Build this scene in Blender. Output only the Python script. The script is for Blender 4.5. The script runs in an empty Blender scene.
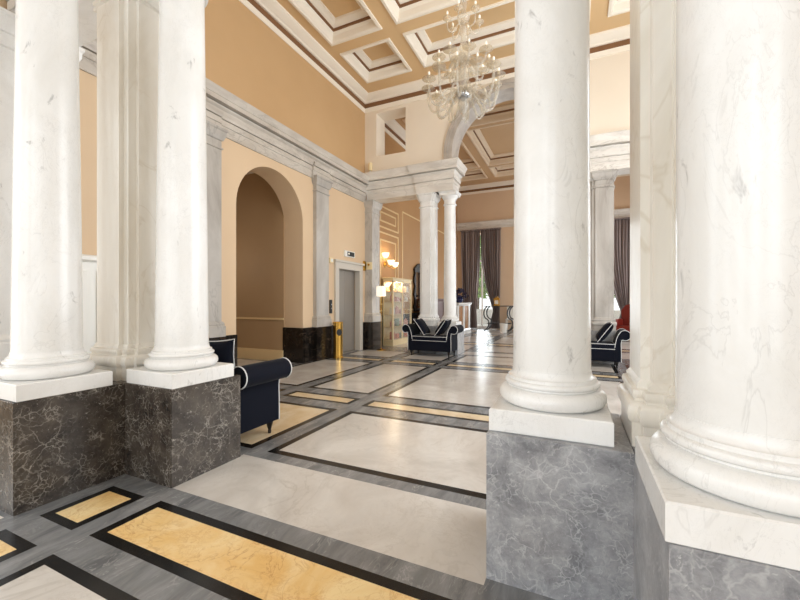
import bpy, bmesh, math, random
from mathutils import Vector, Matrix
from mathutils.geometry import tessellate_polygon
random.seed(7)
PI = math.pi
S = bpy.context.scene
C = S.collection

# ------------------------------------------------------------------ materials
def srgb(r, g, b):
    f = lambda c: (c / 255 / 12.92) if c / 255 <= 0.04045 else ((c / 255 + 0.055) / 1.055) ** 2.4
    return (f(r), f(g), f(b), 1)

def mat(name, col, rough=0.5, metal=0.0, spec=0.5, emit=None, estr=0, trans=0, sheen=0, ior=1.45):
    m = bpy.data.materials.new(name); m.use_nodes = True
    p = m.node_tree.nodes['Principled BSDF']
    p.inputs['Base Color'].default_value = col
    p.inputs['Roughness'].default_value = rough
    p.inputs['Metallic'].default_value = metal
    p.inputs['Specular IOR Level'].default_value = spec
    p.inputs['IOR'].default_value = ior
    if trans: p.inputs['Transmission Weight'].default_value = trans
    if sheen:
        p.inputs['Sheen Weight'].default_value = sheen
        p.inputs['Sheen Roughness'].default_value = 0.4
    if emit:
        p.inputs['Emission Color'].default_value = emit
        p.inputs['Emission Strength'].default_value = estr
    return m

def N(nt, typ, **kw):
    n = nt.nodes.new(typ)
    for k, v in kw.items():
        if k in n.inputs.keys(): n.inputs[k].default_value = v
        else: setattr(n, k, v)
    return n

def ramp(nt, stops, fac):
    r = nt.nodes.new('ShaderNodeValToRGB')
    e = r.color_ramp.elements
    while len(e) < len(stops): e.new(0.5)
    for i, (p, c) in enumerate(stops):
        e[i].position = p; e[i].color = c
    nt.links.new(fac, r.inputs['Fac'])
    return r.outputs['Color']

def mix(nt, a, b, fac, mode='MIX'):
    m = nt.nodes.new('ShaderNodeMix'); m.data_type = 'RGBA'; m.blend_type = mode
    for sock, v in ((6, a), (7, b)):
        if isinstance(v, tuple): m.inputs[sock].default_value = v
        else: nt.links.new(v, m.inputs[sock])
    if isinstance(fac, (int, float)): m.inputs[0].default_value = fac
    else: nt.links.new(fac, m.inputs[0])
    return m.outputs[2]

def marble(name, base, base2, vein, rough=0.15, scale=1.0, veinw=0.03, veinamt=0.7, cloud=(0.35, 0.65), stretch=(1, 1, 1),
           rot=(0.4, 0.3, 0.5), fine=None, spec=0.5, spots=None):
    m = bpy.data.materials.new(name); m.use_nodes = True
    nt = m.node_tree; p = nt.nodes['Principled BSDF']
    g = nt.nodes.new('ShaderNodeNewGeometry')
    mp = nt.nodes.new('ShaderNodeMapping')
    mp.inputs['Rotation'].default_value = rot
    mp.inputs['Scale'].default_value = [scale * s for s in stretch]
    nt.links.new(g.outputs['Position'], mp.inputs['Vector'])
    v = mp.outputs['Vector']
    n1 = N(nt, 'ShaderNodeTexNoise', Scale=1.6, Detail=6.0, Roughness=0.6, Distortion=0.8)
    nt.links.new(v, n1.inputs['Vector'])
    lo, hi = cloud
    col = ramp(nt, [(lo, base), (hi, base2)], n1.outputs['Fac'])
    # veins: thin level lines of a warped noise, present only in places
    n2 = N(nt, 'ShaderNodeTexNoise', Scale=2.3, Detail=5.0, Roughness=0.55, Distortion=1.6)
    nt.links.new(v, n2.inputs['Vector'])
    z = (0, 0, 0, 1); o = (1, 1, 1, 1)
    vm = ramp(nt, [(0.5 - veinw, z), (0.5, o), (0.5 + veinw, z)], n2.outputs['Fac'])
    n3 = N(nt, 'ShaderNodeTexNoise', Scale=1.3, Detail=3.0)
    nt.links.new(v, n3.inputs['Vector'])
    pm = ramp(nt, [(0.42, z), (0.62, (veinamt,) * 3 + (1,))], n3.outputs['Fac'])
    mm = nt.nodes.new('ShaderNodeMath'); mm.operation = 'MULTIPLY'
    nt.links.new(vm, mm.inputs[0]); nt.links.new(pm, mm.inputs[1])
    col = mix(nt, col, vein, mm.outputs[0])
    if fine:
        fcol, fscale, fw, famt = fine
        n4 = N(nt, 'ShaderNodeTexNoise', Scale=fscale, Detail=8.0, Roughness=0.7, Distortion=2.2)
        nt.links.new(v, n4.inputs['Vector'])
        f = ramp(nt, [(0.5 - fw, z), (0.5, (famt,) * 3 + (1,)), (0.5 + fw, z)], n4.outputs['Fac'])
        n5 = N(nt, 'ShaderNodeTexNoise', Scale=2.4, Detail=4.0)
        nt.links.new(v, n5.inputs['Vector'])
        f5 = ramp(nt, [(0.4, z), (0.62, o)], n5.outputs['Fac'])
        m5 = nt.nodes.new('ShaderNodeMath'); m5.operation = 'MULTIPLY'
        nt.links.new(f, m5.inputs[0]); nt.links.new(f5, m5.inputs[1])
        col = mix(nt, col, fcol, m5.outputs[0])
    if spots:
        scol, sscale, samt = spots
        n6 = N(nt, 'ShaderNodeTexNoise', Scale=sscale, Detail=5.0, Roughness=0.65, Distortion=0.6)
        nt.links.new(v, n6.inputs['Vector'])
        col = mix(nt, col, scol, ramp(nt, [(0.64, z), (0.74, (samt,) * 3 + (1,))], n6.outputs['Fac']))
    nt.links.new(col, p.inputs['Base Color'])
    p.inputs['Roughness'].default_value = rough
    p.inputs['Specular IOR Level'].default_value = spec
    return m

def crackle(name, c1, c2, vein, rough, amt):
    """mottled dark marble broken up by a web of thin pale cracks"""
    m = bpy.data.materials.new(name); m.use_nodes = True
    nt = m.node_tree; p = nt.nodes['Principled BSDF']
    g = nt.nodes.new('ShaderNodeNewGeometry')
    w = N(nt, 'ShaderNodeTexNoise', Scale=4.0, Detail=5.0, Roughness=0.6)
    nt.links.new(g.outputs['Position'], w.inputs['Vector'])
    vm = nt.nodes.new('ShaderNodeVectorMath'); vm.operation = 'MULTIPLY_ADD'
    vm.inputs[1].default_value = (0.22, 0.22, 0.22)
    nt.links.new(w.outputs['Color'], vm.inputs[0]); nt.links.new(g.outputs['Position'], vm.inputs[2])
    v = vm.outputs[0]
    n1 = N(nt, 'ShaderNodeTexNoise', Scale=4.2, Detail=10.0, Roughness=0.76)
    nt.links.new(v, n1.inputs['Vector'])
    col = ramp(nt, [(0.34, c1), (0.66, c2)], n1.outputs['Fac'])
    z = (0, 0, 0, 1)
    for sc, wd, k, lo in ((9.0, 0.04, amt, 0.47), (24.0, 0.08, amt, 0.45)):
        vo = nt.nodes.new('ShaderNodeTexVoronoi'); vo.feature = 'DISTANCE_TO_EDGE'; vo.inputs['Scale'].default_value = sc
        nt.links.new(v, vo.inputs['Vector'])
        e = ramp(nt, [(0.0, (k,) * 3 + (1,)), (wd, z)], vo.outputs['Distance'])
        n2 = N(nt, 'ShaderNodeTexNoise', Scale=sc * 0.45, Detail=4.0)
        nt.links.new(g.outputs['Position'], n2.inputs['Vector'])
        a = ramp(nt, [(lo, z), (lo + 0.2, (1, 1, 1, 1))], n2.outputs['Fac'])
        mm = nt.nodes.new('ShaderNodeMath'); mm.operation = 'MULTIPLY'
        nt.links.new(e, mm.inputs[0]); nt.links.new(a, mm.inputs[1])
        col = mix(nt, col, vein, mm.outputs[0])
    n3 = N(nt, 'ShaderNodeTexNoise', Scale=42.0, Detail=3.0, Roughness=0.8)
    nt.links.new(v, n3.inputs['Vector'])
    sp = ramp(nt, [(0.62, z), (0.72, (0.6, 0.6, 0.6, 1))], n3.outputs['Fac'])
    col = mix(nt, col, vein, sp)
    nt.links.new(col, p.inputs['Base Color'])
    p.inputs['Roughness'].default_value = rough; p.inputs['Specular IOR Level'].default_value = 0.4
    return m

def paint(name, c1, c2, rough=0.6):
    m = bpy.data.materials.new(name); m.use_nodes = True
    nt = m.node_tree; p = nt.nodes['Principled BSDF']
    g = nt.nodes.new('ShaderNodeNewGeometry')
    n = N(nt, 'ShaderNodeTexNoise', Scale=0.9, Detail=4.0)
    nt.links.new(g.outputs['Position'], n.inputs['Vector'])
    nt.links.new(ramp(nt, [(0.35, c1), (0.65, c2)], n.outputs['Fac']), p.inputs['Base Color'])
    p.inputs['Roughness'].default_value = rough
    return m

WHITE = marble('white_marble', srgb(226, 224, 220), srgb(238, 237, 235), srgb(150, 146, 140), 0.24, 1.0, 0.010, 0.2,
               stretch=(1.5, 1.5, 0.8), fine=(srgb(150, 148, 144), 8.0, 0.01, 0.25), spots=(srgb(150, 148, 145), 6.5, 0.75))
PIER = marble('cream_marble', srgb(216, 208, 194), srgb(236, 232, 224), srgb(190, 176, 152), 0.3, 1.0, 0.02, 0.35, stretch=(1, 1, 0.35))
GREYM = marble('pale_grey_marble', srgb(164, 157, 149), srgb(198, 193, 186), srgb(130, 124, 118), 0.3, 0.9, 0.03, 0.5, stretch=(1, 1, 0.4))
ARCHM = marble('arch_grey_marble', srgb(166, 157, 148), srgb(196, 188, 179), srgb(120, 112, 104), 0.4, 1.2, 0.03, 0.5)
FARW = paint('lounge_peach', srgb(222, 194, 164), srgb(226, 199, 169), 0.6)
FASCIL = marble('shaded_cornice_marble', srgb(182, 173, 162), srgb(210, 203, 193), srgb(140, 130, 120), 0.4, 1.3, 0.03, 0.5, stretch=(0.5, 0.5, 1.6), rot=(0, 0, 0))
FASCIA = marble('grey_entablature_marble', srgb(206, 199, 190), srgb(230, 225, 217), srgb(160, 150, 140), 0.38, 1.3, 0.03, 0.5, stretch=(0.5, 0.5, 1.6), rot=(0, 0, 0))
DARKP = crackle('brown_grey_marble', srgb(34, 29, 26), srgb(88, 80, 72), srgb(206, 198, 186), 0.26, 0.40)
GREYP = crackle('lit_pedestal_marble', srgb(106, 107, 111), srgb(180, 180, 182), srgb(214, 214, 214), 0.3, 0.5)  # the dark pedestal marble lightened, as if strongly lit from the front
BLACKM = marble('black_dado_marble', srgb(20, 17, 15), srgb(44, 37, 32), srgb(120, 104, 84), 0.12, 1.8, 0.016, 0.6)
F_GREY = marble('floor_grey', srgb(100, 101, 102), srgb(142, 142, 142), srgb(188, 186, 182), 0.24, 1.6, 0.02, 0.5, stretch=(2.2, 0.7, 1), rot=(0, 0, 0.9), fine=(srgb(90, 90, 92), 5, 0.02, 0.5))
F_BLACK = marble('floor_black', srgb(16, 15, 14), srgb(30, 28, 26), srgb(70, 66, 60), 0.24, 2, 0.01, 0.4, spec=0.3)
F_WHITE = marble('floor_white', srgb(194, 187, 179), srgb(219, 214, 207), srgb(174, 166, 156), 0.2, 0.9, 0.03, 0.45, fine=(srgb(178, 166, 152), 4, 0.02, 0.4))
F_YEL = marble('floor_siena', srgb(232, 190, 122), srgb(244, 218, 164), srgb(186, 130, 80), 0.2, 1.8, 0.02, 0.6, fine=(srgb(196, 138, 82), 5, 0.03, 0.55))
F_TAN = marble('floor_tan', srgb(216, 190, 150), srgb(230, 212, 180), srgb(170, 132, 92), 0.22, 1.4, 0.02, 0.4)
WALLP = paint('shaded_ochre_paint', srgb(200, 164, 120), srgb(205, 170, 126), 0.62)  # the light ochre, darkened for the shaded upper wall
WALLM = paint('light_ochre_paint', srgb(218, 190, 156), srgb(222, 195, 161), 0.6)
CREAMW = paint('cream_paint', srgb(236, 224, 206), srgb(239, 228, 211), 0.65)
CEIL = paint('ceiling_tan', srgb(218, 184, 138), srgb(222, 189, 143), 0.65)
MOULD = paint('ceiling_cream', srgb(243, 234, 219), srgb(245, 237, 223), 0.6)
BROWN = paint('brown_band', srgb(126, 88, 56), srgb(132, 93, 60), 0.6)
GILT = mat('pale_gilt', srgb(232, 206, 158), 0.45)
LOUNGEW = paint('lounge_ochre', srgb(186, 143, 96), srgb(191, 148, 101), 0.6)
LCEIL = paint('shaded_ceiling_tan', srgb(198, 164, 124), srgb(202, 169, 129), 0.65)  # hall ceiling tan, darkened to stand for the dimmer lounge light
LMOULD = paint('shaded_ceiling_cream', srgb(224, 204, 178), srgb(228, 209, 183), 0.6)  # hall ceiling cream with the same dim light put into its colour
PASS = paint('passage_brown', srgb(176, 146, 110), srgb(181, 151, 115), 0.6)
NAVY = mat('navy_velvet', srgb(15, 18, 29), 0.8, sheen=0.06, spec=0.15)
PIPING = mat('white_piping', srgb(226, 226, 226), 0.6)
DWOOD = mat('dark_wood', srgb(24, 18, 15), 0.35)
MAHOG = mat('mahogany', srgb(86, 34, 20), 0.3)
GOLD = mat('brass', srgb(214, 170, 84), 0.22, 1.0)
CHROME = mat('chrome', srgb(200, 204, 210), 0.12, 1.0)
STEEL = mat('lift_steel', srgb(150, 143, 134), 0.45, 0.35)
LFRAME = mat('lift_frame', srgb(206, 198, 186), 0.35)
BLACK = mat('black_plastic', srgb(18, 18, 18), 0.3)
REDLED = mat('amber_digit', srgb(250, 246, 230), 0.4, emit=srgb(250, 240, 220), estr=0.6)
WPAINT = mat('white_paint', srgb(238, 236, 230), 0.4)
CREAML = mat('cream_lacquer', srgb(240, 220, 174), 0.35)
LINEN = mat('lamp_linen', srgb(250, 244, 232), 0.8, emit=srgb(255, 244, 224), estr=0.55)
OPAL = mat('opal_glass', srgb(255, 246, 230), 0.4, emit=srgb(255, 226, 180), estr=1.7)
CANDLE = mat('candle_white', srgb(246, 242, 232), 0.5, emit=srgb(255, 246, 230), estr=0.15)
GOODS = [mat('goods_%s' % n, srgb(*c), 0.5) for n, c in (('pink', (226, 170, 160)), ('white', (240, 236, 230)), ('amber', (206, 160, 90)), ('coral', (214, 128, 96)), ('green', (120, 140, 110)))]
LEAF = paint('leaf_green', srgb(88, 140, 48), srgb(150, 190, 84), 0.6)
BARK = mat('bark', srgb(90, 72, 54), 0.8)
TERR = mat('terrace_stone', srgb(206, 204, 200), 0.7)

def cloth(name, c1, c2):
    m = bpy.data.materials.new(name); m.use_nodes = True
    nt = m.node_tree; p = nt.nodes['Principled BSDF']
    g = nt.nodes.new('ShaderNodeNewGeometry')
    mp = nt.nodes.new('ShaderNodeMapping'); mp.inputs['Scale'].default_value = (9, 9, 0.25)
    nt.links.new(g.outputs['Position'], mp.inputs['Vector'])
    n = N(nt, 'ShaderNodeTexNoise', Scale=1.0, Detail=4.0)
    nt.links.new(mp.outputs['Vector'], n.inputs['Vector'])
    nt.links.new(ramp(nt, [(0.35, c1), (0.65, c2)], n.outputs['Fac']), p.inputs['Base Color'])
    p.inputs['Roughness'].default_value = 0.5
    p.inputs['Sheen Weight'].default_value = 0.3
    return m
CURT = cloth('taupe_satin', srgb(98, 82, 78), srgb(158, 142, 138))

def clear(name, tint, gloss, rough=0.03, tr=0.9):
    m = bpy.data.materials.new(name); m.use_nodes = True
    nt = m.node_tree; nt.nodes.clear()
    o = nt.nodes.new('ShaderNodeOutputMaterial')
    t = nt.nodes.new('ShaderNodeBsdfTransparent'); t.inputs[0].default_value = tint
    p = nt.nodes.new('ShaderNodeBsdfPrincipled')
    p.inputs['Base Color'].default_value = tint
    p.inputs['Roughness'].default_value = rough
    p.inputs['Specular IOR Level'].default_value = gloss
    x = nt.nodes.new('ShaderNodeMixShader'); x.inputs[0].default_value = tr
    nt.links.new(p.outputs[0], x.inputs[1]); nt.links.new(t.outputs[0], x.inputs[2])
    nt.links.new(x.outputs[0], o.inputs[0])
    return m
PANE = clear('window_glass', (0.97, 0.98, 0.97, 1), 0.5, 0.02, 0.9)
MURANO = clear('murano_glass', srgb(238, 234, 226), 1.0, 0.06, 0.74)
MURANO2 = clear('murano_cup_glass', srgb(238, 232, 220), 1.0, 0.06, 0.78)

# ------------------------------------------------------------------ mesh helpers
def BM(): return bmesh.new()

def obj(name, bm, m, parent=None, smooth=True, ang=35, bevel=0):
    bmesh.ops.recalc_face_normals(bm, faces=bm.faces)
    me = bpy.data.meshes.new(name)
    bm.to_mesh(me); bm.free()
    for mm in (m if isinstance(m, list) else [m]): me.materials.append(mm)
    if smooth:
        me.shade_smooth(); me.set_sharp_from_angle(angle=math.radians(ang))
    o = bpy.data.objects.new(name, me); C.objects.link(o)
    if parent: o.parent = parent
    if bevel:
        b = o.modifiers.new('bevel', 'BEVEL'); b.width = bevel; b.segments = 2; b.limit_method = 'ANGLE'
        b.angle_limit = math.radians(40)
    return o

def thing(name, label, cat, loc=(0, 0, 0), rz=0, group=None):
    o = bpy.data.objects.new(name, None); C.objects.link(o)
    o.location = loc; o.rotation_euler = (0, 0, rz)
    o['label'] = label; o['category'] = cat
    if group: o['group'] = group
    return o

def tag(o, label, cat, group=None, kind=None):
    o['label'] = label; o['category'] = cat
    if group: o['group'] = group
    if kind: o['kind'] = kind
    return o

def struct(name, bm, m, label, cat, **kw):
    return tag(obj(name, bm, m, **kw), label, cat, kind='structure')

def box(bm, x0, x1, y0, y1, z0, z1):
    v = [bm.verts.new((x, y, z)) for x in (x0, x1) for y in (y0, y1) for z in (z0, z1)]
    for f in ((0, 1, 3, 2), (4, 6, 7, 5), (0, 4, 5, 1), (2, 3, 7, 6), (0, 2, 6, 4), (1, 5, 7, 3)):
        bm.faces.new([v[i] for i in f])

def rectlathe(bm, rect, prof, capb=True, capt=True, closed=False):
    """sweep a moulding profile [(offset, z)] round a rectangle; offset grows outwards"""
    x0, x1, y0, y1 = rect
    rings = []
    for o, z in prof:
        rings.append([bm.verts.new(c) for c in ((x0 - o, y0 - o, z), (x1 + o, y0 - o, z), (x1 + o, y1 + o, z), (x0 - o, y1 + o, z))])
    n = len(rings)
    for k in range(n if closed else n - 1):
        a, b = rings[k], rings[(k + 1) % n]
        for i in range(4):
            j = (i + 1) % 4
            bm.faces.new((a[i], a[j], b[j], b[i]))
    if not closed:
        if capb: bm.faces.new(rings[0][::-1])
        if capt: bm.faces.new(rings[-1])

def lathe(bm, prof, cx=0, cy=0, cz=0, seg=48, cap=True):
    rings = []
    for r, z in prof:
        rings.append([bm.verts.new((cx + r * math.cos(2 * PI * i / seg), cy + r * math.sin(2 * PI * i / seg), cz + z)) for i in range(seg)])
    for a, b in zip(rings, rings[1:]):
        for i in range(seg):
            j = (i + 1) % seg
            bm.faces.new((a[i], a[j], b[j], b[i]))
    if cap:
        if prof[0][0] > 1e-4: bm.faces.new(rings[0][::-1])
        if prof[-1][0] > 1e-4: bm.faces.new(rings[-1])

def tube(bm, pts, r, seg=8, closed=False, r1=None):
    pts = [Vector(p) for p in pts]; n = len(pts); rings = []
    up = None
    for i, p in enumerate(pts):
        if closed: d = pts[(i + 1) % n] - pts[i - 1]
        else: d = pts[min(i + 1, n - 1)] - pts[max(i - 1, 0)]
        d.normalize()
        if up is None:
            up = d.orthogonal().normalized()
        else:
            up = (up - d * up.dot(d))
            up = up.normalized() if up.length > 1e-5 else d.orthogonal().normalized()
        s = d.cross(up)
        rr = r if r1 is None else r + (r1 - r) * i / (n - 1)
        rings.append([bm.verts.new(p + (up * math.cos(2 * PI * k / seg) + s * math.sin(2 * PI * k / seg)) * rr) for k in range(seg)])
    for i in range(n if closed else n - 1):
        a, b = rings[i], rings[(i + 1) % n]
        for k in range(seg):
            l = (k + 1) % seg
            bm.faces.new((a[k], a[l], b[l], b[k]))
    if not closed:
        bm.faces.new(rings[0][::-1]); bm.faces.new(rings[-1])

def plate(bm, loops, w0, w1, fn):
    """a slab: outline loops (first outer, rest holes) in (u,v), thickness w0..w1, fn maps (u,v,w) to xyz"""
    flat = [p for l in loops for p in l]
    tris = tessellate_polygon([[Vector((u, v, 0)) for u, v in l] for l in loops])
    a = [bm.verts.new(fn(u, v, w0)) for u, v in flat]
    b = [bm.verts.new(fn(u, v, w1)) for u, v in flat]
    for t in tris:
        try:
            bm.faces.new([a[i] for i in t]); bm.faces.new([b[i] for i in t[::-1]])
        except ValueError: pass
    k = 0
    for l in loops:
        n = len(l)
        for i in range(n):
            j = (i + 1) % n
            bm.faces.new((a[k + i], a[k + j], b[k + j], b[k + i]))
        k += n

def rloop(u0, u1, v0, v1): return [(u0, v0), (u1, v0), (u1, v1), (u0, v1)]
def archloop(uc, r, v0, vs, n=28):
    return [(uc - r, v0), (uc + r, v0)] + [(uc + r * math.cos(PI * i / n), vs + r * math.sin(PI * i / n)) for i in range(n + 1)]
XZ = lambda u, v, w: (u, w, v)
YZ = lambda u, v, w: (w, u, v)
XY = lambda u, v, w: (u, v, w)

# ------------------------------------------------------------------ layout (metres)
XL, XR = -5.23, 2.28            # hall side walls
XC = -1.475                     # axis of the hall
YN, YF = 2.06, 9.28             # the near and the far column screens
YB = 18.0                       # far wall of the lounge beyond
ZC = 6.80                       # ceiling soffit
ZE0, ZE1 = 4.05, 4.76           # entablature
YC = 5.72

# ------------------------------------------------------------------ floor (inlaid marble, one mesh cut into cells)
R = []
def rect(x0, x1, y0, y1, m): R.append((x0, x1, y0, y1, m))
def framed(x0, x1, y0, y1, m, bw=0.05):
    rect(x0, x1, y0, y1, 1); rect(x0 + bw, x1 - bw, y0 + bw, y1 - bw, m)
def mir(fn, x0, x1, *a):
    fn(x0, x1, *a); fn(2 * XC - x1, 2 * XC - x0, *a)
rect(-10.2, 3.4, -6, 18.3, 0)
# room in the foreground
framed(-2.44, -0.51, -1.6, 1.03, 2, 0.06)
framed(-2.455, -0.452, 1.195, 1.60, 3, 0.06)
mir(framed, -2.955, -2.60, 1.18, 1.588, 3, 0.055)
mir(framed, -2.955, -2.60, -1.6, 1.03, 3, 0.06)
mir(rect, -5.0, -3.12, -3.5, 1.08, 2)
mir(rect, -5.0, -3.80, 1.2, 2.30, 2)
# the threshold between the columns
rect(-2.56, -0.38, 1.742, 2.38, 2)
# hall
XS = [(-5.17, -3.87), (-3.68, -2.60), (-2.42, -0.45), (-0.28, 0.73), (0.92, 2.18)]
YS = [(2.505, 3.85), (4.09, 4.40), (4.64, 7.12), (7.34, 7.64), (7.88, 9.02)]
for i, (x0, x1) in enumerate(XS):
    for j, (y0, y1) in enumerate(YS):
        m = 4 if j in (1, 3) or (j == 0 and i in (1, 3)) else 2
        framed(x0, x1, y0, y1, m, 0.07 if j not in (1, 3) else 0.06)
rect(-2.56, -0.38, 9.12, 9.68, 2)
for (x0, x1) in XS:
    y = 9.86
    for h, m in ((1.3, 2), (0.36, 4), (2.3, 2), (0.36, 4), (2.3, 2)):
        framed(x0, x1, y, y + h, m, 0.055); y += h + 0.22
rect(-10, -5.72, 4.4, 6.3, 2)
def build_floor():
    xs = sorted({round(v, 4) for r in R for v in r[:2]}); ys = sorted({round(v, 4) for r in R for v in r[2:4]})
    bm = BM()
    V = {}
    def vert(i, j):
        if (i, j) not in V: V[i, j] = bm.verts.new((xs[i], ys[j], 0))
        return V[i, j]
    for i in range(len(xs) - 1):
        cx = (xs[i] + xs[i + 1]) / 2
        rr = [r for r in R if r[0] < cx < r[1]]
        for j in range(len(ys) - 1):
            cy = (ys[j] + ys[j + 1]) / 2
            m = 0
            for r in rr:
                if r[2] < cy < r[3]: m = r[4]
            f = bm.faces.new((vert(i, j), vert(i + 1, j), vert(i + 1, j + 1), vert(i, j + 1)))
            f.material_index = m
    o = struct('floor', bm, [F_GREY, F_BLACK, F_WHITE, F_YEL, F_TAN], 'polished marble floor inlaid with white, yellow, grey and black panels', 'floor', smooth=False)
    for p in o.data.polygons:
        if p.normal.z < 0: p.flip()
    return o
build_floor()

# ------------------------------------------------------------------ walls
AY, AR, AS = 5.57, 0.87, 2.96     # niche arch in the left wall
holes = [archloop(AY, AR, 0.0, AS), rloop(7.72, 8.72, 0.0, 2.14)]
# an outline that dips into the two openings at floor level
out = [(-4.2, 0), (AY - AR, 0)] + [(AY - AR * math.cos(PI * i / 28), AS + AR * math.sin(PI * i / 28)) for i in range(29)] + [(AY + AR, 0), (7.72, 0), (7.72, 2.14), (8.72, 2.14), (8.72, 0), (18.2, 0), (18.2, 7.1), (-4.2, 7.1)]
bm = BM(); plate(bm, [out, rloop(-3.6, -2.0, 0.5, 4.0), rloop(-1.2, 0.6, 0.5, 4.0)], XL, XL - 0.5, YZ)
wl = struct('wall_left', bm, [WALLM, WALLP], 'long ochre painted left wall with arched opening and lift doorway', 'wall', ang=25)
bm = BM(); plate(bm, [rloop(-4.2, 18.2, 0, 7.1), rloop(2.45, 3.95, 0.9, 5.6), rloop(4.25, 5.75, 0.9, 5.6), rloop(6.05, 7.55, 0.9, 5.6), rloop(-3.4, -1.8, 0.5, 4.0),
                      rloop(10.5, 12, 0.4, 4.6), rloop(13, 14.5, 0.4, 4.6), rloop(15.5, 17, 0.4, 4.6)], XR + 0.9, XR + 1.3, YZ)
struct('wall_right', bm, WALLM, 'unseen ochre right wall with tall windows added for light', 'wall', smooth=False)  # the windows along the hall are added to light it
# upper zone above the left cornice: same paint with shade put into its colour
bm = BM(); box(bm, XL - 0.05, XL + 0.015, 2.31, YF - 0.25, ZE1 - 0.2, 6.58)
struct('wall_upper', bm, WALLP, 'ochre upper wall, darkened as if in shade, above the marble cornice on the left', 'wall', smooth=False)

bm = BM(); box(bm, XL - 0.05, XL + 0.008, YF + 0.23, YB, 0, 6.58)
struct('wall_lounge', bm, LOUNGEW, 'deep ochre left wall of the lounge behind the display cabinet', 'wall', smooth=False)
# lounge far wall with three french windows, the hidden middle one added for light
WX = (-4.05, XC, 1.10)
out = [(XL - .2, 0)]
for w in WX: out += [(w - 0.72, 0), (w - 0.72, 4.55), (w + 0.72, 4.55), (w + 0.72, 0)]
out += [(XR + 1.2, 0), (XR + 1.2, 7.1), (XL - .2, 7.1)]
bm = BM(); plate(bm, [out], YB, YB + 0.4, XZ)
struct('wall_back', bm, FARW, 'ochre far wall of the lounge with tall curtained windows', 'wall', smooth=False)
bm = BM(); plate(bm, [rloop(XL, XR + 1, 0, 7.1)] + [rloop(c - 0.8, c + 0.8, 0.5, 5.2) for c in (-3.9, XC, 0.9)], -4.2, -4.6, XZ)
struct('wall_front', bm, CREAMW, 'cream wall behind the foreground room with three tall windows', 'wall', smooth=False)

# the two arched screen walls over the columns
def screen_wall(name, yc, square, lab):
    r = 1.43; zs = 4.95
    o = [(XL, ZE1 - 0.01), (XC - r, ZE1 - 0.01)] + [(XC - r * math.cos(PI * i / 40), zs + r * math.sin(PI * i / 40)) for i in range(41)] + [(XC + r, ZE1 - 0.01), (XR + 0.9, ZE1 - 0.01), (XR + 0.9, 7.1), (XL, 7.1)]
    h = [rloop(-4.86, -4.00, 5.2, 6.36), rloop(2 * XC + 4.00, 2 * XC + 4.86, 5.2, 6.36)] if square else []
    bm = BM(); plate(bm, [o] + h, yc - 0.25, yc + 0.25, XZ)
    struct(name, bm, CREAMW, lab, 'wall', ang=25)
screen_wall('wall_far', YF, True, 'cream screen wall above the far columns with arch and square opening')
screen_wall('wall_near', YN, False, 'cream screen wall above the near columns')
def archivolt(yc, nm, lab):
    bm = BM(); zs = 4.95; z0 = ZE1
    def ring(r0, r1):
        o = [(XC - r1, z0)] + [(XC - r1 * math.cos(PI * i / 48), zs + r1 * math.sin(PI * i / 48)) for i in range(49)] + [(XC + r1, z0), (XC + r0, z0)]
        return o + [(XC + r0 * math.cos(PI * i / 48), zs + r0 * math.sin(PI * i / 48)) for i in range(49)] + [(XC - r0, z0)]
    plate(bm, [ring(1.27, 1.47)], yc - 0.28, yc + 0.28, XZ)
    plate(bm, [ring(1.38, 1.47)], yc - 0.305, yc + 0.305, XZ)
    struct(nm, bm, ARCHM, lab, 'arch', ang=25)
archivolt(YF, 'trim_1', 'grey marble arch moulding springing from the far columns')
archivolt(YN, 'trim_2', 'grey marble arch moulding over the near opening')

# passage seen through the niche arch
bm = BM(); box(bm, -10, XL - 0.5, 6.42, 6.6, 0, 4.2)
struct('wall_passage', bm, PASS, 'brown wall of the passage behind the arch', 'wall', smooth=False)
bm = BM(); box(bm, -10, XL - 0.5, 4.3, 4.45, 0, 4.2); box(bm, -10.2, -10, 4.3, 6.6, 0, 4.2)
struct('wall_passage_end', bm, PASS, 'brown side and end walls of the passage, hidden behind the arch jamb', 'wall', smooth=False)
bm = BM(); box(bm, -10.2, XL - 0.5, 4.3, 6.6, 4.2, 4.3)
struct('ceiling_passage', bm, CREAMW, 'flat ceiling of the passage behind the arch', 'ceiling', smooth=False)
bm = BM(); box(bm, -10, XL - 0.5, 6.385, 6.42, 0, 0.2); box(bm, -10, XL - 0.5, 6.395, 6.42, 0.2, 0.24)
struct('baseboard_passage', bm, GILT, 'pale skirting along the passage wall behind the arch', 'baseboard', smooth=False)
bm = BM(); box(bm, -10, XL - 0.5, 6.395, 6.42, 0.9, 0.94)
struct('trim_3', bm, GILT, 'thin dado rail along the passage wall behind the arch', 'rail', smooth=False)

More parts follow.
